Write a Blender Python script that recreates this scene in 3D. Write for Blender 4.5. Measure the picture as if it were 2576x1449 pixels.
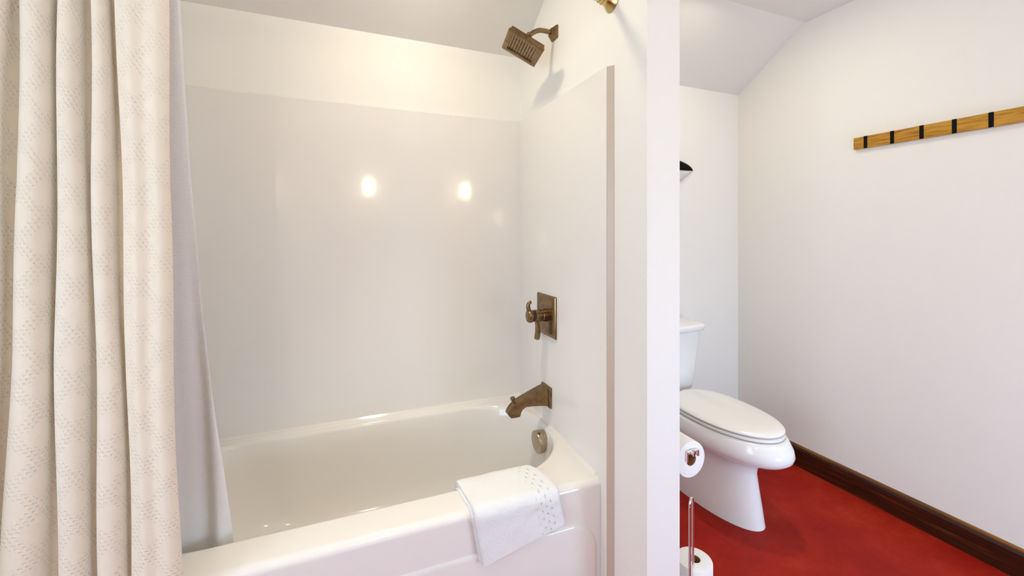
import bpy, bmesh, math, random
from mathutils import Vector, Matrix
random.seed(7)
PI = math.pi
S = bpy.context.scene
COL = S.collection
for o in list(bpy.data.objects):
    bpy.data.objects.remove(o)

# ------------------------------------------------------------------ camera
EYE = 1.38
cd = bpy.data.cameras.new('camera')
cd.sensor_fit = 'HORIZONTAL'; cd.sensor_width = 36.0
cd.lens = 1047.0 / 2576.0 * 36.0
cd.shift_y = (589.0 - 724.5) / 2576.0
cd.clip_start = 0.02
cam = bpy.data.objects.new('camera', cd); COL.objects.link(cam)
cam.location = (0, 0, EYE)
cam.rotation_euler = (PI / 2, 0, -math.radians(21.8))
S.camera = cam

# ------------------------------------------------------------------ light, exposure
S.view_settings.view_transform = 'Standard'
S.view_settings.look = 'None'
S.view_settings.exposure = 0.17
S.view_settings.gamma = 1.0
S.view_settings.use_curve_mapping = False
world = bpy.data.worlds.new('daylight'); S.world = world
world.use_nodes = True
bg = world.node_tree.nodes['Background']
bg.inputs[0].default_value = (0.62, 0.78, 1.0, 1); bg.inputs[1].default_value = 1.0
SCONCE_E, CAN_E, CAN2_E, DAY_W, DAY2_W = 40.0, 130.0, 120.0, 38.0, 28.0
SPOT_W, SPOT2_W = 60.0, 26.0
WARM = (1.0, 0.85, 0.60)
da = bpy.data.lights.new('window_daylight', 'AREA'); da.shape = 'RECTANGLE'
da.size, da.size_y, da.energy, da.color = 1.7, 1.2, DAY_W, (0.62, 0.80, 1.0)
dl = bpy.data.objects.new('window_daylight', da); COL.objects.link(dl)
dl.location = (-1.78, -0.25, 1.27); dl.rotation_euler = (0, -PI / 2, 0)   # faces +X, through the window opening

db = bpy.data.lights.new('low_window_daylight', 'AREA'); db.shape = 'RECTANGLE'
db.size, db.size_y, db.energy, db.color = 0.8, 0.66, DAY2_W, (0.46, 0.69, 1.0)
dm_ = bpy.data.objects.new('low_window_daylight', db); COL.objects.link(dm_)
dm_.location = (1.98, -1.06, 0.49); dm_.rotation_euler = (PI / 2, 0, 0)      # faces +Y, through the low window opening

# ------------------------------------------------------------------ node helpers
class NT:
    def __init__(s, name):
        s.m = bpy.data.materials.new(name); s.m.use_nodes = True
        s.t = s.m.node_tree; s.b = s.t.nodes['Principled BSDF']
        s.out = s.t.nodes['Material Output']
    def n(s, kind, **kw):
        x = s.t.nodes.new(kind)
        for k, v in kw.items(): setattr(x, k, v)
        return x
    def link(s, a, b): s.t.links.new(a, b)
    def put(s, sock, v):
        if isinstance(v, (int, float)): sock.default_value = v
        elif isinstance(v, tuple): sock.default_value = v if len(v) == len(sock.default_value) else (*v, 1)
        else: s.link(v, sock)
    def M(s, op, a, b=0.0, c=0.0):
        x = s.n('ShaderNodeMath', operation=op)
        for i, v in enumerate((a, b, c)): s.put(x.inputs[i], v)
        return x.outputs[0]
    def noise(s, scale, detail=2, vec=None, rough=0.5):
        x = s.n('ShaderNodeTexNoise'); x.inputs['Scale'].default_value = scale
        x.inputs['Detail'].default_value = detail; x.inputs['Roughness'].default_value = rough
        s.link(vec if vec else s.obj(), x.inputs['Vector']); return x.outputs[0]
    def obj(s):
        return s.n('ShaderNodeTexCoord').outputs['Object']
    def uv(s):
        x = s.n('ShaderNodeSeparateXYZ'); s.link(s.n('ShaderNodeUVMap').outputs[0], x.inputs[0])
        return x.outputs[0], x.outputs[1]
    def ramp(s, fac, *stops):
        x = s.n('ShaderNodeValToRGB'); s.link(fac, x.inputs[0])
        e = x.color_ramp.elements
        while len(e) < len(stops): e.new(0.5)
        for i, (p, c) in enumerate(stops): e[i].position = p; e[i].color = (*c, 1)
        return x.outputs[0]
    def bump(s, h, strength=0.3, dist=0.001, normal=None):
        x = s.n('ShaderNodeBump'); x.inputs['Strength'].default_value = strength
        x.inputs['Distance'].default_value = dist; s.link(h, x.inputs['Height'])
        if normal: s.link(normal, x.inputs['Normal'])
        s.link(x.outputs[0], s.b.inputs['Normal']); return x.outputs[0]
    def set(s, **kw):
        for k, v in kw.items(): s.put(s.b.inputs[k.replace('_', ' ')], v)
        return s
    def mapped(s, scale):
        x = s.n('ShaderNodeMapping'); x.inputs['Scale'].default_value = scale
        s.link(s.obj(), x.inputs['Vector']); return x.outputs[0]

def flat(name, col, rough=0.5, metal=0.0, **kw):
    t = NT(name); t.set(Base_Color=(*col, 1), Roughness=rough, Metallic=metal, **kw)
    n = t.noise(60, 2); t.bump(n, 0.03, 0.0005)
    return t.m

def paint(name, col, strength=0.35):
    t = NT(name); t.set(Base_Color=(*col, 1), Roughness=0.62)
    a = t.noise(160, 3); b = t.noise(45, 2)
    t.bump(t.M('ADD', a, b), strength, 0.0012)
    return t.m
M = {}
M['wall'] = paint('wall_paint', (0.87, 0.845, 0.79))
M['ceiling'] = paint('ceiling_paint', (0.80, 0.77, 0.715), 0.4)

t = NT('acrylic'); t.set(Base_Color=(0.815, 0.782, 0.742), Roughness=0.075)
t.bump(t.noise(2.2, 1), 0.03, 0.006); M['acrylic'] = t.m
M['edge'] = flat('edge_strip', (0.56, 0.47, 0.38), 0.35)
t = NT('porcelain'); t.set(Base_Color=(0.87, 0.865, 0.86), Roughness=0.09)
t.bump(t.noise(6, 1), 0.02, 0.002); M['porcelain'] = t.m
t = NT('seat_plastic'); t.set(Base_Color=(0.87, 0.85, 0.825), Roughness=0.22)
t.bump(t.noise(6, 1), 0.02, 0.002); M['seat'] = t.m

t = NT('aged_bronze')
c = t.ramp(t.noise(38, 4), (0.3, (0.170, 0.108, 0.048)), (0.7, (0.30, 0.205, 0.105)))
t.set(Base_Color=c, Metallic=1.0, Roughness=0.27); t.bump(t.noise(90, 2), 0.05, 0.0006); M['bronze'] = t.m
t = NT('spray_plate'); t.set(Base_Color=t.ramp(t.noise(30, 3), (0.3, (0.24, 0.165, 0.08)), (0.7, (0.36, 0.26, 0.14))), Metallic=1.0, Roughness=0.4); M['spray'] = t.m
M['nozzle'] = flat('nozzle_rubber', (0.035, 0.022, 0.01), 0.6)
M['nickel'] = flat('brushed_nickel', (0.46, 0.38, 0.28), 0.24, 1.0)
M['chrome'] = flat('chrome', (0.82, 0.82, 0.84), 0.1, 1.0)
M['brass'] = flat('antique_brass', (0.55, 0.43, 0.17), 0.22, 1.0)
M['rod'] = flat('rod_enamel', (0.80, 0.76, 0.68), 0.3)
M['black'] = flat('black_lacquer', (0.003, 0.003, 0.0035), 0.6, Specular_IOR_Level=0.12)
M['blue_ring'] = flat('blue_ring', (0.008, 0.012, 0.07), 0.35)
M['red_ring'] = flat('red_ring', (0.12, 0.008, 0.008), 0.35)
M['card'] = flat('cardboard', (0.30, 0.13, 0.05), 0.9)
M['frame'] = flat('window_frame_paint', (0.8, 0.8, 0.78), 0.4)

# floor: stained red
t = NT('red_floor')
n1 = t.noise(3.0, 5, rough=0.6); n2 = t.noise(55, 3)
f = t.M('ADD', t.M('MULTIPLY', n1, 0.8), t.M('MULTIPLY', n2, 0.25))
c = t.ramp(f, (0.30, (0.24, 0.003, 0.0005)), (0.55, (0.36, 0.013, 0.003)), (0.8, (0.45, 0.045, 0.012)))
t.set(Base_Color=c, Roughness=0.6, Specular_IOR_Level=0.2); t.bump(n2, 0.08, 0.001); M['floor'] = t.m

# baseboard: dark walnut, grain along Y (object space)
t = NT('walnut')
v = t.mapped((60, 2.2, 60)); g = t.noise(1.6, 6, v, 0.65)
c = t.ramp(g, (0.32, (0.010, 0.002, 0.0006)), (0.58, (0.045, 0.009, 0.002)), (0.82, (0.26, 0.085, 0.012)))
t.set(Base_Color=c, Roughness=0.35); t.bump(g, 0.15, 0.001); M['walnut'] = t.m

t = NT('highlight_wood')  # lighter orange puts the baseboard's top-edge highlight into the wood colour
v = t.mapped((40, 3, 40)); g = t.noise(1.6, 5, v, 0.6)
t.set(Base_Color=t.ramp(g, (0.3, (0.10, 0.028, 0.003)), (0.7, (0.30, 0.115, 0.012))), Roughness=0.4); M['highlight_bead'] = t.m

# hook rail: golden bamboo
t = NT('bamboo')
v = t.mapped((90, 7, 90)); g = t.noise(1.5, 5, v, 0.6)
c = t.ramp(g, (0.30, (0.22, 0.080, 0.005)), (0.52, (0.50, 0.235, 0.010)), (0.75, (0.60, 0.32, 0.022)))
t.set(Base_Color=c, Roughness=0.38); t.bump(g, 0.08, 0.0006); M['bamboo'] = t.m

def cloth(t, col, trans, weight=0.28):
    t.set(Base_Color=(*col, 1), Roughness=0.9)
    tr = t.n('ShaderNodeBsdfTranslucent'); tr.inputs[0].default_value = (*trans, 1)
    mx = t.n('ShaderNodeMixShader'); mx.inputs[0].default_value = weight
    t.link(t.b.outputs[0], mx.inputs[1]); t.link(tr.outputs[0], mx.inputs[2])
    t.link(mx.outputs[0], t.out.inputs['Surface'])
    return t

def lattice(t, u, v, a, b, ra, rb, skew=0.0):
    """1 inside small elliptical pits on an offset lattice, 0 outside (metres in uv)"""
    row = t.M('FLOOR', t.M('DIVIDE', v, b))
    off = t.M('MULTIPLY', t.M('MODULO', row, 2.0), 0.5)
    fu = t.M('SUBTRACT', t.M('FRACT', t.M('ADD', t.M('DIVIDE', u, a), off)), 0.5)
    fv = t.M('SUBTRACT', t.M('FRACT', t.M('DIVIDE', v, b)), 0.5)
    if skew: fu = t.M('ADD', fu, t.M('MULTIPLY', fv, skew))
    d = t.M('ADD', t.M('POWER', t.M('ABSOLUTE', t.M('DIVIDE', fu, ra)), 2.0), t.M('POWER', t.M('ABSOLUTE', t.M('DIVIDE', fv, rb)), 2.0))
    x = t.n('ShaderNodeMapRange', interpolation_type='SMOOTHSTEP')
    t.link(d, x.inputs[0]); x.inputs[1].default_value = 0.0; x.inputs[2].default_value = 1.0
    x.inputs[3].default_value = 1.0; x.inputs[4].default_value = 0.0
    return x.outputs[0]

t = cloth(NT('lace_cotton'), (0.95, 0.905, 0.785), (0.97, 0.70, 0.24), 0.24)
u, v = t.uv()
pit = lattice(t, u, v, 0.0098, 0.0088, 0.34, 0.40, 0.5)
dm = t.M('ADD', t.M('ABSOLUTE', t.M('SUBTRACT', t.M('FRACT', t.M('DIVIDE', u, 0.082)), 0.5)),
         t.M('ABSOLUTE', t.M('SUBTRACT', t.M('FRACT', t.M('DIVIDE', v, 0.105)), 0.5)))
ring = t.M('LESS_THAN', t.M('ABSOLUTE', t.M('SUBTRACT', dm, 0.5)), 0.17)
weave = t.M('SINE', t.M('MULTIPLY', v, 2900.0))
h = t.M('SUBTRACT', t.M('ADD', t.M('MULTIPLY', weave, 0.04), t.M('MULTIPLY', t.noise(420, 2), 0.5)), t.M('MULTIPLY', pit, ring))
t.bump(h, 0.7, 0.0018); M['lace'] = t.m

t = cloth(NT('waffle_liner'), (0.94, 0.94, 0.94), (0.94, 0.92, 0.90), 0.26)
u, v = t.uv()
h = t.M('MULTIPLY', lattice(t, u, v, 0.0066, 0.0060, 0.34, 0.34), -1.0)
t.bump(h, 0.6, 0.0016); M['waffle'] = t.m

t = NT('terry'); t.set(Base_Color=(0.90, 0.90, 0.90, 1), Roughness=0.95)
u, v = t.uv()
slit = lattice(t, u, v, 0.034, 0.020, 0.09, 0.36)
band = t.M('MULTIPLY', t.M('GREATER_THAN', u, 0.205), t.M('LESS_THAN', u, 0.268))
h = t.M('SUBTRACT', t.M('ADD', t.M('MULTIPLY', t.noise(650, 2), 1.4), t.M('MULTIPLY', t.noise(110, 3), 1.6)), t.M('MULTIPLY', t.M('MULTIPLY', slit, band), 3.0))
t.bump(h, 0.9, 0.0018); M['terry'] = t.m

t = NT('tissue'); t.set(Base_Color=(0.90, 0.89, 0.88, 1), Roughness=0.95)
vo = t.n('ShaderNodeTexVoronoi'); vo.inputs['Scale'].default_value = 110; t.link(t.obj(), vo.inputs['Vector'])
t.bump(vo.outputs[0], 0.25, 0.001); M['tissue'] = t.m

def glow(name, col, e):
    t = NT(name); em = t.n('ShaderNodeEmission'); em.inputs[0].default_value = (*col, 1); em.inputs[1].default_value = e
    t.link(em.outputs[0], t.out.inputs['Surface']); return t.m
M['shade_glow'] = glow('sconce_glass', WARM, SCONCE_E)
M['can_glow'] = glow('alcove_lens', (1.0, 0.89, 0.64), CAN_E)
M['can_glow2'] = glow('toilet_room_lens', (1.0, 0.90, 0.70), CAN2_E)

# ------------------------------------------------------------------ mesh helpers
def tidy(o, root_loc=None): pass

def obj(name, bm, mat, parent=None, smooth=True, angle=35, origin=None, kind=None):
    bmesh.ops.recalc_face_normals(bm, faces=bm.faces)
    cs = [v.co for v in bm.verts]
    if origin is None:
        lo = Vector([min(c[i] for c in cs) for i in range(3)]); hi = Vector([max(c[i] for c in cs) for i in range(3)])
        origin = Vector(((lo.x + hi.x) / 2, (lo.y + hi.y) / 2, lo.z))
    origin = Vector(origin)
    bmesh.ops.translate(bm, verts=bm.verts, vec=-origin)
    me = bpy.data.meshes.new(name); bm.to_mesh(me); bm.free()
    me.materials.append(M[mat])
    o = bpy.data.objects.new(name, me); COL.objects.link(o)
    if smooth:
        me.polygons.foreach_set('use_smooth', [True] * len(me.polygons))
        me.set_sharp_from_angle(angle=math.radians(angle))
    base = Vector((0, 0, 0)); p = parent
    while p: base += p.location; p = p.parent
    o.location = origin - base
    if parent: o.parent = parent
    if kind: o['kind'] = kind
    return o

def tag(o, label, cat, group=None):
    o['label'] = label; o['category'] = cat
    if group: o['group'] = group
    return o

def thing(name, label, cat, loc, group=None):
    o = bpy.data.objects.new(name, None); COL.objects.link(o); o.location = loc; o.empty_display_size = 0.05
    return tag(o, label, cat, group)

def box(bm, x0, x1, y0, y1, z0, z1, bev=0.0, seg=2):
    b = bmesh.new(); bmesh.ops.create_cube(b, size=1)
    for v in b.verts:
        v.co = Vector(((x0 + x1) / 2 + v.co.x * (x1 - x0), (y0 + y1) / 2 + v.co.y * (y1 - y0), (z0 + z1) / 2 + v.co.z * (z1 - z0)))
    if bev: bmesh.ops.bevel(b, geom=b.edges[:], offset=bev, segments=seg, affect='EDGES', profile=0.5)
    merge(bm, b)

def merge(bm, b, mat=None):
    if mat is not None: bmesh.ops.transform(b, matrix=mat, verts=b.verts)
    mp = {v: bm.verts.new(v.co) for v in b.verts}
    for f in b.faces:
        try: bm.faces.new([mp[v] for v in f.verts])
        except ValueError: pass
    b.free()

def loft(bm, rings, closed=True, cap0=True, cap1=True):
    R = [[bm.verts.new(p) for p in r] for r in rings]; n = len(R[0])
    for a, b in zip(R, R[1:]):
        for i in range(n if closed else n - 1):
            j = (i + 1) % n
            bm.faces.new((a[i], a[j], b[j], b[i]))
    if cap0: bm.faces.new(R[0][::-1])
    if cap1: bm.faces.new(R[-1])
    return R

def prism(bm, pts, axis, a, b, bev=0.0, seg=2):
    """outline pts (2D) extruded along axis between a and b"""
    def mk(p, t):
        return {'x': (t, p[0], p[1]), 'y': (p[0], t, p[1]), 'z': (p[0], p[1], t)}[axis]
    q = bmesh.new(); loft(q, [[mk(p, a) for p in pts], [mk(p, b) for p in pts]])
    if bev:
        ed = [e for e in q.edges if e.calc_face_angle(0) > 0.6]
        bmesh.ops.bevel(q, geom=ed, offset=bev, segments=seg, affect='EDGES', profile=0.5)
    merge(bm, q)

def lathe(bm, prof, origin, axis, n=40, cap=True):
    """prof: (radius, distance along axis)"""
    axis = Vector(axis).normalized(); up = Vector((0, 0, 1)) if abs(axis.z) < 0.9 else Vector((1, 0, 0))
    e1 = axis.cross(up).normalized(); e2 = axis.cross(e1)
    o = Vector(origin)
    loft(bm, [[o + axis * h + (e1 * math.cos(2 * PI * k / n) + e2 * math.sin(2 * PI * k / n)) * max(r, 1e-5) for k in range(n)] for r, h in prof], cap0=cap, cap1=cap)

def catmull(P, n):
    P = [Vector(p) for p in P]; out = []
    for i in range(len(P) - 1):
        p0, p1, p2, p3 = P[max(i - 1, 0)], P[i], P[i + 1], P[min(i + 2, len(P) - 1)]
        for k in range(n):
            t = k / n
            out.append(0.5 * ((2 * p1) + (p2 - p0) * t + (2 * p0 - 5 * p1 + 4 * p2 - p3) * t * t + (3 * p1 - p0 - 3 * p2 + p3) * t ** 3))
    out.append(P[-1]); return out

def tube(bm, pts, r, n=14, smoothn=0, radii=None):
    P = catmull(pts, smoothn) if smoothn else [Vector(p) for p in pts]
    rings = []; e = None
    for i, p in enumerate(P):
        d = (P[min(i + 1, len(P) - 1)] - P[max(i - 1, 0)]).normalized()
        if e is None:
            e = d.cross(Vector((0, 0, 1)) if abs(d.z) < 0.9 else Vector((1, 0, 0))).normalized()
        else:
            e = (e - d * e.dot(d)).normalized()
        f = d.cross(e); rr = r if radii is None else radii[0] + (radii[1] - radii[0]) * i / (len(P) - 1)
        rings.append([p + (e * math.cos(2 * PI * k / n) + f * math.sin(2 * PI * k / n)) * rr for k in range(n)])
    loft(bm, rings)

def new(): return bmesh.new()

def sheet(bm, grid, us, vs):
    """open grid of points with uv in metres"""
    uvl = bm.loops.layers.uv.verify()
    V = [[bm.verts.new(p) for p in row] for row in grid]
    for i in range(len(grid) - 1):
        for j in range(len(grid[0]) - 1):
            f = bm.faces.new((V[i][j], V[i][j + 1], V[i + 1][j + 1], V[i + 1][j]))
            for l, (a, b) in zip(f.loops, ((i, j), (i, j + 1), (i + 1, j + 1), (i + 1, j))):
                l[uvl].uv = (us[a][b] if isinstance(us[0], list) else us[b], vs[a])

# ------------------------------------------------------------------ the room
XL, XR, YF, YB = -1.7, 2.51, -0.95, 2.083        # left, right, vanity and back wall faces
ZC = 2.623                                         # flat ceiling
ZK, YK = 2.335, 1.63                               # knee wall height, start of the slope
def struct(name, bm, mat, smooth=False): return obj(name, bm, mat, kind='structure', smooth=smooth)

b = new(); box(b, XL - .1, XR + .1, YF - .1, YB + .1, -0.1, 0.0); struct('floor', b, 'floor')
b = new()
prism(b, [(YF - .1, ZC), (YK, ZC), (YB, ZK), (YB + .1, ZK - .0636), (YB + .1, ZK + .25), (YK, ZC + .2), (YF - .1, ZC + .2)], 'x', XL - .1, XR + .1)
struct('ceiling', b, 'ceiling')
b = new(); box(b, XL - .1, XR + .1, YB, YB + .1, 0, ZK - .07)
prism(b, [(YB, ZK - .07), (YB + .1, ZK - .07), (YB + .1, ZK - .064), (YB, ZK)], 'x', XL - .1, XR + .1)
struct('wall_back', b, 'wall')
side = [(YF, 0), (YB, 0), (YB, ZK), (YK, ZC), (YF, ZC)]
b = new(); prism(b, side, 'x', XR, XR + .1); struct('wall_right', b, 'wall')
mid = [(1.07, 0), (YB, 0), (YB, ZK), (YK, ZC), (1.07, ZC)]
b = new(); prism(b, mid, 'x', 0.891, 1.024, 0.004); struct('wall_middle', b, 'wall')
b = new(); prism(b, mid, 'x', -0.94, -0.805, 0.004); struct('wall_alcove_left', b, 'wall')
LX0, LX1, LZ0, LZ1 = 1.55, 2.41, .12, .86
b = new()
box(b, XL - .1, LX0, YF - .1, YF, 0, ZC); box(b, LX1, XR + .1, YF - .1, YF, 0, ZC)
box(b, LX0, LX1, YF - .1, YF, 0, LZ0); box(b, LX0, LX1, YF - .1, YF, LZ1, ZC)
struct('wall_front', b, 'wall')
b = new()
for a in ((LX0, LX0 + .04, LZ0, LZ1), (LX1 - .04, LX1, LZ0, LZ1), (LX0 + .04, LX1 - .04, LZ0, LZ0 + .04), (LX0 + .04, LX1 - .04, LZ1 - .04, LZ1)):
    box(b, a[0], a[1], YF - .08, YF - .03, a[2], a[3], 0.004)
struct('window_2', b, 'frame')
# left wall with the window opening
WY0, WY1, WZ0, WZ1 = -0.85, 0.35, 0.42, 2.1
b = new()
box(b, XL - .1, XL, YF, WY0, 0, ZC); box(b, XL - .1, XL, WY0, WY1, 0, WZ0); box(b, XL - .1, XL, WY0, WY1, WZ1, ZC)
prism(b, [(WY1, 0), (YB, 0), (YB, ZK), (YK, ZC), (WY1, ZC)], 'x', XL - .1, XL)
struct('wall_left', b, 'wall')
b = new()
for a in ((WY0, WY0 + .05, WZ0, WZ1), (WY1 - .05, WY1, WZ0, WZ1), (WY0 + .05, WY1 - .05, WZ0, WZ0 + .05), (WY0 + .05, WY1 - .05, WZ1 - .05, WZ1), (-.27, -.23, WZ0 + .05, WZ1 - .05)):
    box(b, XL - .08, XL - .03, *a, 0.004)
struct('window_1', b, 'frame')

# baseboards
def baseprofile(d): return [(0, 0), (d, 0), (d, .100), (d - .004, .110), (d * .62, .113), (0, .113)]
def highlightprofile(d): return [(0, .113), (d * .62, .113), (d * .60, .119), (d * .45, .124), (0, .125)]  # top edge split off to carry the painted highlight
b = new(); prism(b, [(XR - x, z) for x, z in baseprofile(.016)], 'y', YF, YB); bbr = struct('baseboard_right', b, 'walnut')
b = new(); prism(b, [(XR - x, z) for x, z in highlightprofile(.016)], 'y', YF, YB); obj('highlight_bead', b, 'highlight_bead', bbr, smooth=False)
b = new(); prism(b, [(YB - y, z) for y, z in baseprofile(.016)], 'x', 1.024, XR - .016); bbb = struct('baseboard_back', b, 'walnut')
b = new(); prism(b, [(YB - y, z) for y, z in highlightprofile(.016)], 'x', 1.024, XR - .016); obj('highlight_bead', b, 'highlight_bead', bbb, smooth=False)

# ------------------------------------------------------------------ one-piece tub and surround
TX0, TX1, TY0, TY1 = -0.785, 0.871, 1.300, 2.063
def rimz(y): return 0.480 + (y - 1.31) / (2.03 - 1.31) * 0.034
tub = thing('bathtub', 'white acrylic bathtub with its tall moulded wall surround, filling the alcove', 'bathtub', (0.05, 1.66, 0))
N = 160
def super_ring(x0, x1, y0, y1, ex, z, tilt=1.0):
    """rounded rectangle ring with corner radii: ex = (radius x, radius y)"""
    pts = []; rx, ry = ex
    segs = [((x1 - rx, y0 + ry), -PI / 2), ((x1 - rx, y1 - ry), 0), ((x0 + rx, y1 - ry), PI / 2), ((x0 + rx, y0 + ry), PI)]
    k = N // 4 // 2
    for ci, ((cx, cy), a0) in enumerate(segs):
        arc = [(cx + rx * math.cos(a0 + PI / 2 * i / k), cy + ry * math.sin(a0 + PI / 2 * i / k)) for i in range(k + 1)]
        nx = segs[(ci + 1) % 4]; st = (nx[0][0] + rx * math.cos(nx[1]), nx[0][1] + ry * math.sin(nx[1])); e = arc[-1]
        pts += arc + [(e[0] + (st[0] - e[0]) * i / k, e[1] + (st[1] - e[1]) * i / k) for i in range(1, k)]
    return [(x, y, z + (rimz(y) - 0.48) * tilt) for x, y in pts]
def outer_ring(z, inset=0.0, r=0.002): return super_ring(TX0, TX1, TY0 + inset, TY1, (r, r), z)
BX0, BX1, BY0, BY1 = -0.66, 0.853, 1.428, 2.020     # basin opening
def basin(i, z, rx=.30, ry=.27, ix=0.0, tilt=1.0):
    return super_ring(BX0 + i + ix, BX1 - i, BY0 + i, BY1 - i * .9, (max(rx - i * .4, .1), max(ry - i * .4, .1)), z, tilt)
b = new()
rings = [outer_ring(.0, r=.002), outer_ring(.20), outer_ring(.455)]
for a in range(1, 9):
    th = PI / 2 * a / 8; rings.append(outer_ring(.455 + .025 * math.sin(th), .025 * (1 - math.cos(th))))
rings += [basin(-.012, .480), basin(-.005, .4785), basin(0, .473), basin(.004, .462), basin(.012, .40, ix=.03), basin(.022, .30, ix=.07), basin(.034, .20, ix=.12, tilt=.5),
          basin(.055, .14, ix=.16, tilt=0), basin(.10, .112, ix=.2, tilt=0), basin(.17, .105, ix=.24, tilt=0)]
loft(b, rings, cap0=False)
obj('tub_shell', b, 'acrylic', tub, angle=50)
# apron with raised lower panel
b = new()
pr = []; R_ = .105; px0, px1, pz = -0.70, .852, .343
pr = [(px0, .02), (px1, .02)] + [(px1 - R_ + R_ * math.cos(a * PI / 2 / 14), pz - R_ + R_ * math.sin(a * PI / 2 / 14)) for a in range(15)] + [(px0 + R_ - R_ * math.sin(a * PI / 2 / 14), pz - R_ + R_ * math.cos(a * PI / 2 / 14)) for a in range(15)]
cxm, czm = (px0 + px1) / 2, .16
def inset(p, d):
    return (p[0] + (d if p[0] < cxm else -d) * min(1, abs(p[0] - cxm) / .5), p[1] - d * (1 if p[1] > .16 else 0))
loft(b, [[(p[0], TY0 + .002, p[1]) for p in pr], [(p[0], TY0 - .003, p[1]) for p in [inset(q, .003) for q in pr]], [(p[0], TY0 - .006, p[1]) for p in [inset(q, .009) for q in pr]], [(p[0], TY0 - .007, p[1]) for p in [inset(q, .016) for q in pr]]], cap0=False)
obj('apron', b, 'acrylic', tub, angle=40)
ZT = 1.985
# back panel rises from a cove ledge
b = new(); prism(b, [(TY1 + .018, .40), (TY1 + .018, ZT), (TY1 + .004, ZT), (TY1, ZT - .005), (TY1, .545), (TY1 - .004, .528), (TY1 - .012, .521), (TY1 - .028, .519), (TY1 - .036, .514), (TY1 - .038, .503), (TY1 - .038, .40)], 'x', TX0, TX1 + .001)
obj('surround_panel', b, 'acrylic', tub, angle=30)
# end panels with a bullnose front flange, back corner rounded
def end_panel(xi, s):
    prof = [(TY1 + .001, 0), (TY1 - .004, 0.0), (1.272, 0.0), (1.2675, .0006), (1.2655, .0018), (1.2650, .0195), (TY1 + .001, .0195)]
    b = new(); loft(b, [[(xi + s * d, y, z) for y, d in prof] for z in (0.0, ZT - .004)] + [[(xi + s * (.002 + d * .9), y, ZT) for y, d in prof]])
    obj('surround_panel', b, 'acrylic', tub, angle=50)
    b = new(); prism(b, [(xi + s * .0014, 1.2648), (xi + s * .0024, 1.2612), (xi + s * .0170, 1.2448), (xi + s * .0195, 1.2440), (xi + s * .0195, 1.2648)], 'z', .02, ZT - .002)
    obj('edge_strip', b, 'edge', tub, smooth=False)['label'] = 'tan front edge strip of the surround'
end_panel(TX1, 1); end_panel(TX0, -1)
# end ledge: small rise where the rim meets the end wall
b = new()
loft(b, [[(TX1 + .001, y, rimz(y) - .01)] + [(TX1 - .013 * (1 - math.cos(a * PI / 12)) + .0, y, rimz(y) + .013 * (1 - math.sin(a * PI / 12))) for a in range(7)] + [(TX1 - .013, y, rimz(y) - .01)] for y in (1.331, 1.7, TY1 - .001)])
obj('cove', b, 'acrylic', tub)
# overflow cover on the tub end
oc = (0.836, 1.722, 0.432); b = new()
lathe(b, [(.046, -.012), (.047, .006), (.0495, .010), (.0505, .014), (.0505, .026), (.049, .0295), (.045, .031)], oc, (-1, 0, -.05), 48)
ov = obj('overflow_cover', b, 'nickel', tub); ov['label'] = 'round brushed nickel overflow cover'

# ------------------------------------------------------------------ shower head
WX = 0.891
sh = thing('rain_shower', 'square bronze shower head on a curved arm, high on the alcove end wall', 'shower head', (WX, 1.69, 2.295))
def sqlathe(bm, prof, o, ax, half=True):
    pass
b = new(); fy, fz = 1.693, 2.297
rings = []
for h, x in ((.028, WX), (.028, WX - .006), (.026, WX - .010), (.015, WX - .026), (.0145, WX - .029)):
    rings.append([(x, fy + sy * h, fz + sz * h) for sy, sz in ((-1, -1), (1, -1), (1, 1), (-1, 1))])
q = new(); loft(q, rings); bmesh.ops.bevel(q, geom=[e for e in q.edges if e.calc_face_angle(0) > .5], offset=.0015, segments=2, affect='EDGES'); merge(b, q)
obj('wall_flange', b, 'bronze', sh)
n_ = Vector((-.455, .055, -.89)).normalized(); ex = Vector((.875, -.17, -.452)); ex = (ex - n_ * ex.dot(n_)).normalized(); ey = n_.cross(ex)
hc = Vector((.723, 1.69, 2.196))
neck = hc - n_ * .052
b = new(); tube(b, [(WX - .02, fy, fz), (WX - .05, fy, fz + .002), (WX - .085, fy - .001, fz - .002), (neck.x + .022, fy - .003, neck.z + .030), tuple(neck + n_ * .004)], .0105, 20, 10)
lathe(b, [(.0105, -.030), (.0135, -.028), (.0135, -.018), (.012, -.016)], neck, n_, 24)
obj('arm', b, 'bronze', sh)
T = Matrix((ex, ey, n_)).transposed().to_4x4(); T.translation = hc
def square_rings(spec, rnd=.004):
    out = []
    for h, z in spec:
        r = min(rnd, h * .3); ring = []
        for sx, sy, a0 in ((1, 1, 0), (-1, 1, PI / 2), (-1, -1, PI), (1, -1, 3 * PI / 2)):
            for k in range(4):
                a = a0 + PI / 2 * k / 3; ring.append((sx * (h - r) + r * math.cos(a), sy * (h - r) + r * math.sin(a), z))
        out.append(ring)
    return out
HS = .086
b = new(); q = new()
loft(q, square_rings([(.012, -.054), (.019, -.050), (.021, -.040), (.024, -.034), (.072, -.030), (.079, -.026), (HS - .003, -.010), (HS, -.008), (HS, -.002), (HS - .003, 0), (HS - .020, 0), (HS - .023, .0 - .001), (HS - .024, -.0075)]))
merge(b, q, T); obj('spray_body', b, 'bronze', sh)
b = new(); q = new(); loft(q, square_rings([(HS - .0245, -.0072), (HS - .0245, -.0066)])); merge(b, q, T)
sp = obj('spray_face', b, 'spray', sh)
b = new()
for i in range(9):
    for j in range(9):
        p = hc + ex * (-.052 + .013 * i) + ey * (-.052 + .013 * j)
        lathe(b, [(.0026, -.0068), (.0026, -.0052), (.0018, -.0042)], p, n_, 8)
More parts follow.
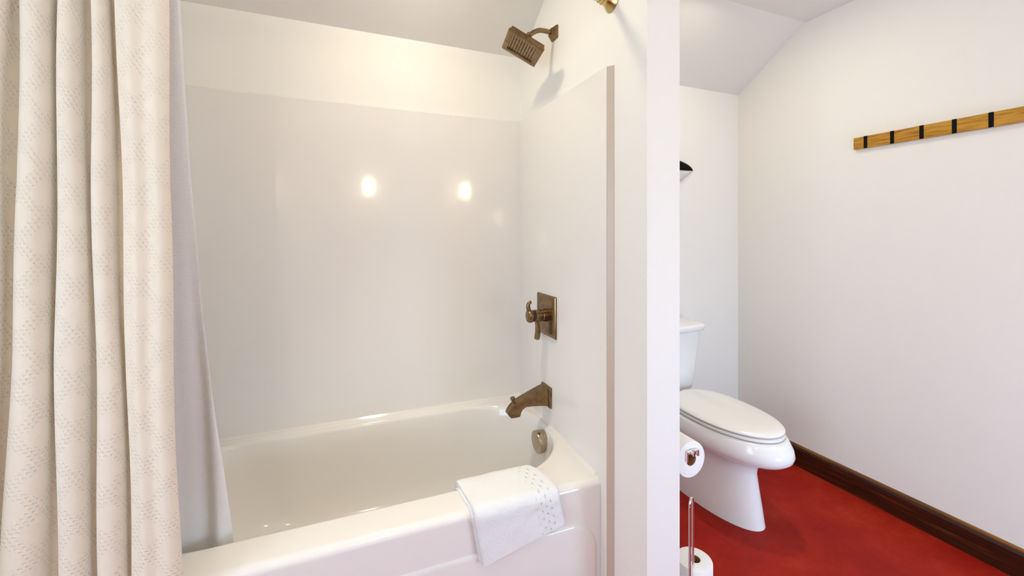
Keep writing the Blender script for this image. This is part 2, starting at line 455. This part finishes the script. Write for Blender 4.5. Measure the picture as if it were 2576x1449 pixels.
nz = obj('nozzles', b, 'nozzle', sp); nz['label'] = 'grid of dark rubber spray nozzles'

# ------------------------------------------------------------------ shower valve
VY, VZ = 1.735, 1.005
vt = thing('shower_valve', 'square bronze shower control plate with two lever handles on the end panel', 'shower valve', (TX1, VY, VZ))
b = new(); q = new()
loft(q, square_rings([(.094, 0), (.094, .006), (.091, .010), (.080, .012), (.078, .0135), (.076, .0135)], .002))
VT = Matrix(((0, 0, -1, TX1), (1, 0, 0, VY), (0, 1, 0, VZ), (0, 0, 0, 1)))
merge(b, q, VT); obj('escutcheon', b, 'bronze', vt)
vx = TX1 - .0135
b = new(); lathe(b, [(.030, 0), (.030, .014), (.027, .017), (.027, .036), (.024, .039)], (vx, VY, VZ), (-1, 0, 0)); obj('stem', b, 'bronze', vt)
b = new(); lathe(b, [(.022, .038), (.028, .040), (.028, .052), (.024, .055)], (vx, VY, VZ), (-1, 0, 0))
q = new(); loft(q, [[(vx - .046 + dx * .55, VY + dy * w, VZ + z) for dx, dy in ((-.014, -1), (.010, -1), (.014, -.4), (.014, .4), (.010, 1), (-.014, 1))] for z, w, in ((-.018, .011), (-.045, .012), (-.075, .015), (-.098, .017), (-.108, .014))])
for v_ in q.verts: v_.co.x += -.012 * math.sin((v_.co.z - VZ) / .108 * 2.6)
merge(b, q); obj('temperature_lever', b, 'bronze', vt)
b = new(); lathe(b, [(.0245, .0545), (.0265, .0555), (.0265, .0595), (.0245, .0605)], (vx, VY, VZ), (-1, 0, 0)); obj('ring', b, 'blue_ring', vt)['label'] = 'dark blue marking ring'
b = new(); lathe(b, [(.0245, .060), (.026, .061), (.026, .064), (.0245, .065)], (vx, VY, VZ), (-1, 0, 0)); obj('ring', b, 'red_ring', vt)['label'] = 'dark red marking ring'
b = new(); lathe(b, [(.024, .0645), (.028, .066), (.030, .071), (.030, .080), (.027, .086), (.018, .089)], (vx, VY, VZ), (-1, 0, 0))
tube(b, [(vx - .078, VY, VZ + .018), (vx - .083, VY, VZ + .036), (vx - .084, VY, VZ + .050), (vx - .079, VY, VZ + .061), (vx - .070, VY, VZ + .065)], .009, 14, 6, radii=(.011, .007))
obj('volume_knob', b, 'bronze', vt)

# ------------------------------------------------------------------ tub spout
SY, SZ = 1.735, .633
st = thing('tub_spout', 'bronze angular bath spout with a diverter pin, over the tub rim', 'tub spout', (TX1, SY, SZ))
b = new(); q = new(); loft(q, square_rings([(.047, 0), (.047, .006), (.044, .011), (.040, .014)], .002))
merge(b, q, Matrix(((0, 0, -1, TX1), (1, 0, 0, SY), (0, 1, 0, SZ), (0, 0, 0, 1)))); obj('wall_plate', b, 'bronze', st)
prof = []   # stations along the spout: (top x, top z, bottom x, bottom z, half width top, half width bottom)
stn = [(.858, .678, .858, .598, .030, .037), (.82, .668, .82, .602, .026, .034), (.78, .655, .78, .605, .022, .030), (.745, .643, .752, .604, .020, .027), (.722, .634, .738, .596, .019, .025), (.700, .622, .730, .583, .018, .023), (.682, .605, .727, .572, .017, .022), (.671, .590, .726, .567, .0165, .022), (.668, .580, .724, .564, .016, .0215), (.683, .560, .722, .563, .015, .021)]
stn = stn[:-1]
q = new(); rings = []
for tx, tz, bx_, bz, wt, wb in stn:
    rings.append([(tx, SY - wt, tz), (tx, SY + wt, tz), ((tx + bx_) / 2, SY + (wt + wb) / 2 + .004, (tz + bz) / 2), (bx_, SY + wb, bz), (bx_, SY - wb, bz), ((tx + bx_) / 2, SY - (wt + wb) / 2 - .004, (tz + bz) / 2)])
rings.append([(.684, SY - .014, .560), (.684, SY + .014, .560), (.703, SY + .020, .561), (.723, SY + .019, .562), (.723, SY - .019, .562), (.703, SY - .020, .561)])
loft(q, rings)
bmesh.ops.bevel(q, geom=[e for e in q.edges if e.calc_face_angle(0) > .7], offset=.002, segments=2, affect='EDGES')
b = new(); merge(b, q); obj('spout_body', b, 'bronze', st, angle=30)
b = new(); lathe(b, [(.004, -.012), (.004, .004), (.0095, .006), (.0105, .009), (.0105, .015), (.009, .018)], (.700, SY, .630), (-.25, 0, 1), 20); obj('diverter_pin', b, 'bronze', st)

# ------------------------------------------------------------------ curtain rod
RY, RZ = 1.257, 2.220
rd = thing('curtain_rod', 'slim pale curtain rod on flared brass wall flanges, at the top of the alcove', 'curtain rod', (0.04, RY, RZ))
b = new(); tube(b, [(-.80, RY, RZ), (.886, RY, RZ)], .0125, 24); obj('rod', b, 'rod', rd)
for x, s in ((WX, -1), (-.805, 1)):
    b = new(); lathe(b, [(.041, 0), (.041, .003), (.038, .007), (.030, .015), (.024, .025), (.020, .034), (.0205, .037), (.0205, .043), (.0175, .045), (.0175, .055), (.0128, .058)], (x, RY, RZ), (s, 0, 0), 40); obj('flange', b, 'brass', rd)['label'] = 'flared brass flange'

# ------------------------------------------------------------------ curtain and liner
KZ = [1.905, 1.505, 1.100, .600]
KX = [[-.6717, -.6561, -.5979, -.5913, -.5528, -.5386, -.5032, -.4947, -.3956],
      [-.6798, -.6567, -.6026, -.5960, -.5425, -.5352, -.4961, -.4838, -.3918],
      [-.6841, -.6667, -.6026, -.5979, -.5384, -.5300, -.4831, -.4744, -.3871],
      [-.7055, -.6884, -.6124, -.5926, -.5370, -.5244, -.4715, -.4656, -.3714]]
def knots(z):
    for i in range(3):
        if z >= KZ[i + 1] or i == 2:
            f = (KZ[i] - z) / (KZ[i] - KZ[i + 1]); f = max(-.7, min(1.35, f))
            return [a + (c_ - a) * f for a, c_ in zip(KX[i], KX[i + 1])]
def curtain_row(z):
    k = knots(z); amp = 1.0 if z < 1.9 else max(.35, 1 - (z - 1.9) / .32 * .65)
    yb = 1.2375 + (0.017 if z > 2.1 else 0.0) * (z - 2.1) / .11
    P = []
    def add(x, d): P.append(Vector((x, yb + d * amp, z)))
    L = k[0] - .070
    b0 = L
    add(b0, .024); add(b0 + .006, 0); add((b0 + k[0]) / 2 + .01, -.018); add(k[0] - .006, -.008); add(k[0], .012)
    fl = [(k[1], k[2]), (k[3], k[4]), (k[5], k[6]), (k[7], k[8])]
    dep = [.030, .024, .028, .014]; fr = [-.026, -.022, -.020, -.016]
    for i, (a, c_) in enumerate(fl):
        w = c_ - a
        add(a + .006, dep[i]); add(a + .001, dep[i] * .35); add(a + .003, fr[i] * .45)
        if i < 3:
            add(a + w * .28, fr[i]); add(a + w * .62, fr[i] * .95); add(a + w * .88, fr[i] * .35); add(c_ - .001, dep[i] * .55)
        else:
            add(a + w * .16, fr[i] * .9); add(a + w * .32, fr[i] * 1.35); add(a + w * .55, fr[i] * .9); add(a + w * .78, fr[i] * 1.2); add(c_ - .004, fr[i] * .6); add(c_, .0)
    return catmull(P, 6)
zs = [2.209 - (2.209 - .09) * i / 130 for i in range(131)]
rows = [curtain_row(z) for z in zs]
ref = rows[60]; s_ = [0.0]
for a, c_ in zip(ref, ref[1:]): s_.append(s_[-1] + (c_ - a).length)
rows = [[Vector((p.x + .0018 * math.sin(z * 9 + s * 23), p.y + .0022 * math.sin(z * 6.3 + s * 17), p.z)) for p, s in zip(r, s_)] for r, z in zip(rows, zs)]
b = new(); sheet(b, rows, s_, zs)
cu = obj('shower_curtain', b, 'lace', None, angle=180)
tag(cu, 'cream fabric shower curtain with embroidered openwork, hanging outside the tub', 'shower curtain')
so = cu.modifiers.new('thick', 'SOLIDIFY'); so.thickness = .0016; so.offset = 0

LNZ = [2.209, 1.969, 1.807, 1.526, 1.386, 1.227, 1.135, 1.036, .942, .825, .699, .466, .36]
LNX = [-.3955, -.394, -.392, -.386, -.3795, -.3735, -.369, -.3605, -.353, -.343, -.331, -.313, -.306]
def lerp(xs, ys, x):
    for i in range(len(xs) - 1):
        if x >= xs[i + 1] or i == len(xs) - 2:
            f = (xs[i] - x) / (xs[i] - xs[i + 1]); return ys[i] + (ys[i + 1] - ys[i]) * f
zs = [2.209 - (2.209 - .36) * i / 90 for i in range(91)]
rows = []; us = [i * .46 / 60 for i in range(61)]
for z in zs:
    yl = RY + .016 + (2.22 - z) / 1.74 * .194
    xr = lerp(LNZ, LNX, z); row = []
    if z < 2.1 : pass
    for i in range(61):
        f = i / 60; xl = -.76 + .17 * max(0, min(1, (2.2 - z) / 1.65)); x = xl + (xr - xl) * f
        w = .011 * min(1, (2.215 - z) / .3) * (1 - max(0, f - .9) * 5)
        y = yl + w * (math.sin(x * 62 + .6) + .4 * math.sin(x * 113))
        if f > .97: y += (f - .97) * .12
        row.append(Vector((x, y if z < .55 or z > 2.1 else y, z)))
    rows.append(row)
b = new(); sheet(b, rows, us, zs)
ln = obj('shower_curtain_liner', b, 'waffle', None, angle=180)
tag(ln, 'white waffle-weave shower liner hanging behind the cream curtain into the tub', 'shower liner')
so = ln.modifiers.new('thick', 'SOLIDIFY'); so.thickness = .001; so.offset = 0

# ------------------------------------------------------------------ towel over the rim
def towel_path(off, drop):
    """(y, z) profile from inside the tub over the rim and down the front; off = lift above the rim"""
    yi, yo = 1.448 + off, 1.292 - off
    zt = .4835 + off
    P = [(yi + .001, .385), (yi, .445), (yi - .003, zt - .028), (yi - .014, zt - .010), (yi - .034, zt - .001), (yi - .058, zt + .002)]
    P += [(1.36, zt), (1.325, zt - .002), (yo + .020, zt - .008), (yo + .004, zt - .026), (yo, zt - .05)]
    P += [(yo + (.002 - .001 * k) , zt - .05 - (zt - .05 - drop) * (k / 5)) for k in range(1, 6)]
    return catmull([(0, y, z) for y, z in P], 5)
def towel_layer(bm, o0, o1, x_in, w, drop):
    nx = 46
    def side(off):
        rows = []
        path = towel_path(off, drop); L = [0]
        for a, c_ in zip(path, path[1:]): L.append(L[-1] + (c_ - a).length)
        for p, l in zip(path, L):
            row = []
            g = l / L[-1]
            for i in range(nx + 1):
                f = i / nx
                front = max(0, min(1, (1.44 - p.y) / .15))
                dz = max(0, (.47 - p.z)) if p.y < 1.36 else 0
                xl = x_in + .015 * front + dz * .17; xr = x_in + w + .030 * front ** .55 - .012 * (1 - front) ** 2 + dz * .12
                x = xl + (xr - xl) * f
                z = p.z
                if p.y < 1.36: z += f * .062 * min(1.1, dz / .150)
                edge = min(f, 1 - f) * w
                rnd = .006 * max(0, 1 - edge / .012) ** 2
                y = p.y; 
                if z > .44: z -= rnd * .7
                if p.y < 1.36: y += rnd * front
                # soft lumps of the pile
                lump = (.0012 if o1 > .015 else 0) * math.sin(x * 55 + g * 9) * math.sin(g * 31 + x * 20)
                row.append(Vector((x, y - lump * front, z + lump * (1 - front))))
            rows.append(row)
        return rows, L
    ro, L = side(o1); ri, _ = side(o0)
    us = [i * w / nx for i in range(nx + 1)]
    n0 = len(bm.verts)
    uvl = bm.loops.layers.uv.verify()
    A = [[bm.verts.new(p) for p in r] for r in ro]; B = [[bm.verts.new(p) for p in r] for r in ri]
    def quad(vs, uvs):
        f = bm.faces.new(vs)
        for l, q in zip(f.loops, uvs): l[uvl].uv = q
    nr = len(A)
    for i in range(nr - 1):
        for j in range(nx):
            q = ((us[j], L[i]), (us[j + 1], L[i]), (us[j + 1], L[i + 1]), (us[j], L[i + 1]))
            quad((A[i][j], A[i][j + 1], A[i + 1][j + 1], A[i + 1][j]), q)
            quad((B[i][j], B[i + 1][j], B[i + 1][j + 1], B[i][j + 1]), (q[0], q[3], q[2], q[1]))
        quad((A[i][0], A[i + 1][0], B[i + 1][0], B[i][0]), [(0, L[i])] * 4)
        quad((A[i][nx], B[i][nx], B[i + 1][nx], A[i + 1][nx]), [(w, L[i])] * 4)
    for j in range(nx):
        quad((A[0][j], B[0][j], B[0][j + 1], A[0][j + 1]), [(us[j], 0)] * 4)
        quad((A[-1][j], A[-1][j + 1], B[-1][j + 1], B[-1][j]), [(us[j], L[-1])] * 4)
b = new()
towel_layer(b, .0015, .0095, .360, .292, .326)
towel_layer(b, .0125, .0245, .366, .292, .318)
tw = obj('bath_towel', b, 'terry', None, angle=60)
tag(tw, 'white terry towel with a slotted woven band, folded over the front tub rim', 'towel')

# ------------------------------------------------------------------ toilet
CX = 1.80
to = thing('toilet', 'white two-piece elongated toilet with closed lid, against the back wall', 'toilet', (CX, 1.7, 0))
def egg(front, back, hw, z, n=72, p=2.25, cy=None):
    """plan outline: rounded front at low y, squarer back"""
    cy = cy if cy is not None else front + (back - front) * .56
    out = []
    for k in range(n):
        a = 2 * PI * k / n; c_, s = math.cos(a), math.sin(a)
        if s < 0: x = hw * math.copysign(abs(c_) ** (2 / 2.1), c_); y = cy - (cy - front) * abs(s) ** (2 / 2.1)
        else: x = hw * math.copysign(abs(c_) ** (2 / 3.2), c_) * (1 - .10 * s ** 2); y = cy + (back - cy) * abs(s) ** (2 / 3.2)
        out.append((CX + x, y, z))
    return out
b = new()
sec = [(0, 1.365, 1.955, .128), (.012, 1.368, 1.955, .128), (.08, 1.378, 1.955, .120), (.16, 1.392, 1.955, .112), (.235, 1.405, 1.955, .110), (.275, 1.398, 1.955, .120), (.300, 1.370, 1.955, .138), (.318, 1.320, 1.95, .160),
       (.338, 1.268, 1.95, .182), (.358, 1.243, 1.95, .195), (.378, 1.236, 1.95, .200), (.402, 1.242, 1.95, .200), (.428, 1.258, 1.95, .195), (.438, 1.264, 1.95, .192), (.4415, 1.271, 1.95, .187), (.443, 1.282, 1.95, .178)]
loft(b, [egg(f, k, h, z) for z, f, k, h in sec])
obj('bowl', b, 'porcelain', to, angle=60)
b = new(); loft(b, [egg(1.284 + d, 1.835, .186 - d, z) for z, d in ((.4425, .036), (.4470, .034), (.4472, .006), (.449, .001), (.453, 0), (.459, .001), (.4615, .004), (.4625, .010))])
obj('seat', b, 'seat', to, angle=50)
b = new(); loft(b, [egg(1.286 + d, 1.84, .187 - d, z) for z, d in ((.4620, .036), (.4670, .034), (.4672, .004), (.469, .000), (.474, -.001), (.480, .004), (.485, .016), (.489, .040), (.491, .08), (.492, .12))])
obj('lid', b, 'seat', to, angle=50)
for s in (-1, 1):
    b = new(); box(b, CX + s * .075 - .022, CX + s * .075 + .022, 1.832, 1.868, .441, .474, .007, 3)
    obj('hinge', b, 'seat', to)
def tank_ring(hw, yf, yb, z, bow, n=28, r=.03):
    out = []
    for i in range(n + 1):
        f = -1 + 2 * i / n; x = CX + f * hw
        y = yf + bow * f * f + (.030 * max(0, abs(f) - .88) / .12) ** 1.0 * (abs(f) > .88)
        out.append((x, y, z))
    return out + [(CX + hw, yf + bow + .06, z), (CX + hw - .004, yb, z), (CX - hw + .004, yb, z), (CX - hw, yf + bow + .06, z)]
b = new(); loft(b, [tank_ring(h, f, 2.062, z, .028) for z, h, f in ((.452, .128, 1.905), (.460, .140, 1.893), (.49, .148, 1.886), (.60, .161, 1.877), (.72, .173, 1.868), (.800, .181, 1.862), (.812, .183, 1.861))])
obj('tank', b, 'porcelain', to, angle=50)
b = new(); loft(b, [tank_ring(h, f, 2.068, z, .030) for z, h, f in ((.808, .182, 1.860), (.812, .196, 1.848), (.820, .202, 1.842), (.838, .204, 1.840), (.846, .202, 1.842), (.850, .196, 1.848), (.852, .18, 1.862))])
obj('tank_lid', b, 'porcelain', to, angle=50)
b = new(); box(b, CX - .11, CX + .11, 1.93, 2.05, .440, .456, .006)
obj('gasket', b, 'bronze', to)
b = new(); tube(b, [(CX - .12, 1.888, .775), (CX - .12, 1.868, .775)], .012, 16); tube(b, [(CX - .12, 1.870, .775), (CX - .085, 1.868, .772), (CX - .05, 1.868, .768)], .006, 10, 4)
obj('flush_lever', b, 'chrome', to)['label'] = 'chrome flush lever'

# ------------------------------------------------------------------ toilet paper stand and rolls
PX, PY = 1.135, 1.15
ps = thing('toilet_paper_stand', 'chrome wire toilet paper stand on the red floor beside the partition', 'toilet paper stand', (PX, PY, 0))
b = new(); lathe(b, [(.074, 0), (.076, .003), (.076, .008), (.072, .011)], (PX, PY, 0), (0, 0, 1), 48); obj('base', b, 'chrome', ps)
RXc, RZc = 1.102, .606
b = new(); tube(b, [(RXc, PY + .125, .011), (RXc, PY + .125, .60), (RXc, PY + .122, .618), (RXc, PY + .105, .622), (RXc, 1.12, .622), (RXc, 1.100, .622), (RXc, 1.086, .630), (RXc, 1.082, .645)], .005, 12, 6)
tube(b, [(RXc, PY + .125, .011), (RXc, PY + .125, .006), (PX - .01, PY + .06, .006)], .005, 10, 4)
obj('post', b, 'chrome', ps)
b = new(); tube(b, [(RXc - .022, 1.092, .604), (RXc - .022, 1.092, .634), (RXc - .018, 1.092, .640), (RXc + .018, 1.092, .640), (RXc + .024, 1.092, .634), (RXc + .024, 1.092, .618)], .0035, 10, 4); obj('roll_clip', b, 'chrome', ps)
b = new(); tube(b, [(1.094, 1.097, .008), (1.094, 1.097, .40), (1.094, 1.097, .448), (1.098, 1.099, .462), (1.108, 1.105, .466), (1.120, 1.111, .462), (1.124, 1.113, .448), (1.124, 1.113, .40), (1.124, 1.113, .008)], .0042, 12, 5); obj('reserve_wire', b, 'chrome', ps)
def roll(label, base, axis, R1, Rc, length, group=None):
    r = thing('toilet_roll', label, 'toilet roll', base, group); ax = Vector(axis)
    o = Vector(base)
    if ax.z == 0: o = o + Vector((0, 0, R1))
    b = new(); prof = [(Rc, 0), (R1 - .004, 0), (R1 - .001, .001), (R1, .004), (R1, length - .004), (R1 - .001, length - .001), (R1 - .004, length), (Rc, length), (Rc, 0)]
    lathe(b, prof, o, ax, 56, cap=False); bmesh.ops.remove_doubles(b, verts=b.verts, dist=1e-6)
    obj('paper', b, 'tissue', r, angle=40)
    b = new(); lathe(b, [(Rc - .0012, .001), (Rc - .0002, .001), (Rc - .0002, length - .001), (Rc - .0012, length - .001), (Rc - .0012, .001)], o, ax, 40, cap=False); bmesh.ops.remove_doubles(b, verts=b.verts, dist=1e-6)
    obj('cardboard_core', b, 'card', r)['label'] = 'brown cardboard core'
    return r
roll('white toilet roll threaded on the stand arm, brown core facing out', (RXc, 1.098, RZc - .062), (0, 1, 0), .062, .0215, .104)
roll('white spare toilet roll standing at the top of the reserve stack', (PX + .022, PY - .012, .117), (0, 0, 1), .060, .020, .104)
roll('white spare toilet roll at the bottom of the reserve stack', (PX + .022, PY - .012, .012), (0, 0, 1), .060, .020, .104)

# ------------------------------------------------------------------ hook rail
RYa, RYb, HZ0, HZ1 = .695, 1.371, 1.825, 1.886
hr = thing('hook_rail', 'golden wooden hook rail with flush black pegs on the right wall', 'hook rail', (XR, (RYa + RYb) / 2, HZ0))
b = new(); box(b, XR - .020, XR, RYa, RYb, HZ0, HZ1, .0015); obj('board', b, 'bamboo', hr)
for k in range(6):
    y = 1.316 - .1125 * k
    b = new(); box(b, XR - .0215, XR - .0195, y - .0078, y + .0078, HZ0 - .001, HZ1 + .0005, .0005, 1); obj('peg', b, 'black', hr)['label'] = 'flush black folding peg'

# ------------------------------------------------------------------ wall ornament over the toilet
wo = thing('wall_ornament', 'pointed wall ornament, black domed top over a pale belly, behind the partition edge', 'wall ornament', (CX, YB, 1.62))
tipz = 1.792; half = .297
def shell(bm, top, bot, depth, n=48):
    rings = []
    for i in range(n + 1):
        f = -1 + 2 * i / n; x = CX + f * half; g = max(.0015, 1 - abs(f))
        t_, bo = top(abs(f)), bot(abs(f)); d = depth * math.sqrt(max(.02, 1 - f * f)); m = (t_ + bo) / 2; h = max(.0012, (t_ - bo) / 2)
        ring = []
        for k in range(16):
            a = PI * k / 15; ring.append((x, YB - .002 - d * math.sin(a), m + h * math.cos(a)))
        rings.append(ring + [(x, YB - .0005, m - h), (x, YB - .0005, m + h)])
    loft(bm, rings)
topf = lambda f: tipz + .075 * (1 - f ** 2.2) ** .62
midf = lambda f: tipz + .002 * (1 - f)
botf = lambda f: tipz - .235 * (1 - f) ** 1.02 + .012 * math.sin(PI * f)
b = new(); shell(b, topf, midf, .045); obj('domed_top', b, 'black', wo)
t = NT('ribbed_belly'); w_ = t.n('ShaderNodeTexWave', bands_direction='Z'); w_.inputs['Scale'].default_value = 30; w_.inputs['Distortion'].default_value = 1; t.link(t.obj(), w_.inputs[0])
t.set(Base_Color=t.ramp(w_.outputs[0], (0.2, (.55, .52, .49)), (0.7, (.78, .74, .70))), Roughness=.7); t.bump(w_.outputs[0], .3, .002); M['belly'] = t.m
b = new(); shell(b, lambda f: midf(f) - .0005, botf, .040); obj('pale_belly', b, 'belly', wo)
b = new(); tube(b, [(CX + f * half, YB - .004, botf(abs(f)) - .001) for f in [-1 + 2 * i / 40 for i in range(41)]], .0016, 8); obj('rim_wire', b, 'black', wo)

# ------------------------------------------------------------------ the lamps of the room (behind and above the camera)
def can(label, x, y, glowm, watts):
    c_ = thing('recessed_light', label, 'ceiling light', (x, y, ZC - .008))
    b = new(); lathe(b, [(.062, 0.0), (.090, .001), (.092, .004), (.092, .0075), (.062, .0075), (.062, 0.0)], (x, y, ZC - .008), (0, 0, 1), 48, cap=False); bmesh.ops.remove_doubles(b, verts=b.verts, dist=1e-6); obj('trim_ring', b, 'frame', c_)
    b = new(); lathe(b, [(.061, .004), (.061, .0065)], (x, y, ZC - .008), (0, 0, 1), 48); obj('lens', b, glowm, c_)
    sp_ = bpy.data.lights.new('downlight_beam', 'SPOT'); sp_.energy = watts; sp_.color = (1.0, 0.91, 0.77)
    sp_.spot_size = math.radians(52); sp_.spot_blend = 0.9; sp_.shadow_soft_size = 0.05
    so_ = bpy.data.objects.new('downlight_beam', sp_); COL.objects.link(so_); so_.parent = c_; so_.location = (0, 0, -.004)
can('round recessed ceiling light above the bathtub', .24, 1.50, 'can_glow', SPOT_W)
can('round recessed ceiling light above the toilet compartment', 1.72, 1.42, 'can_glow2', SPOT2_W)
for x, w_ in ((-.83, 'left of the three along the vanity wall'), (.245, 'middle of the three along the vanity wall'), (1.37, 'right of the three along the vanity wall')):
    s = thing('wall_sconce', 'lit glass wall sconce, ' + w_, 'wall sconce', (x, YF, 2.02), 'sconces on the vanity wall')
    b = new(); lathe(b, [(.055, 0), (.055, .012), (.04, .02)], (x, YF, 2.0), (0, 1, 0), 32); tube(b, [(x, YF + .015, 2.0), (x, YF + .08, 1.985), (x, YF + .12, 2.0), (x, YF + .12, 2.03)], .008, 12, 5); obj('bracket', b, 'bronze', s)
    b = new(); lathe(b, [(.028, 0), (.045, .01), (.052, .05), (.050, .10), (.046, .125)], (x, YF + .12, 2.025), (0, 0, 1), 32); obj('glass_shade', b, 'shade_glow', s)
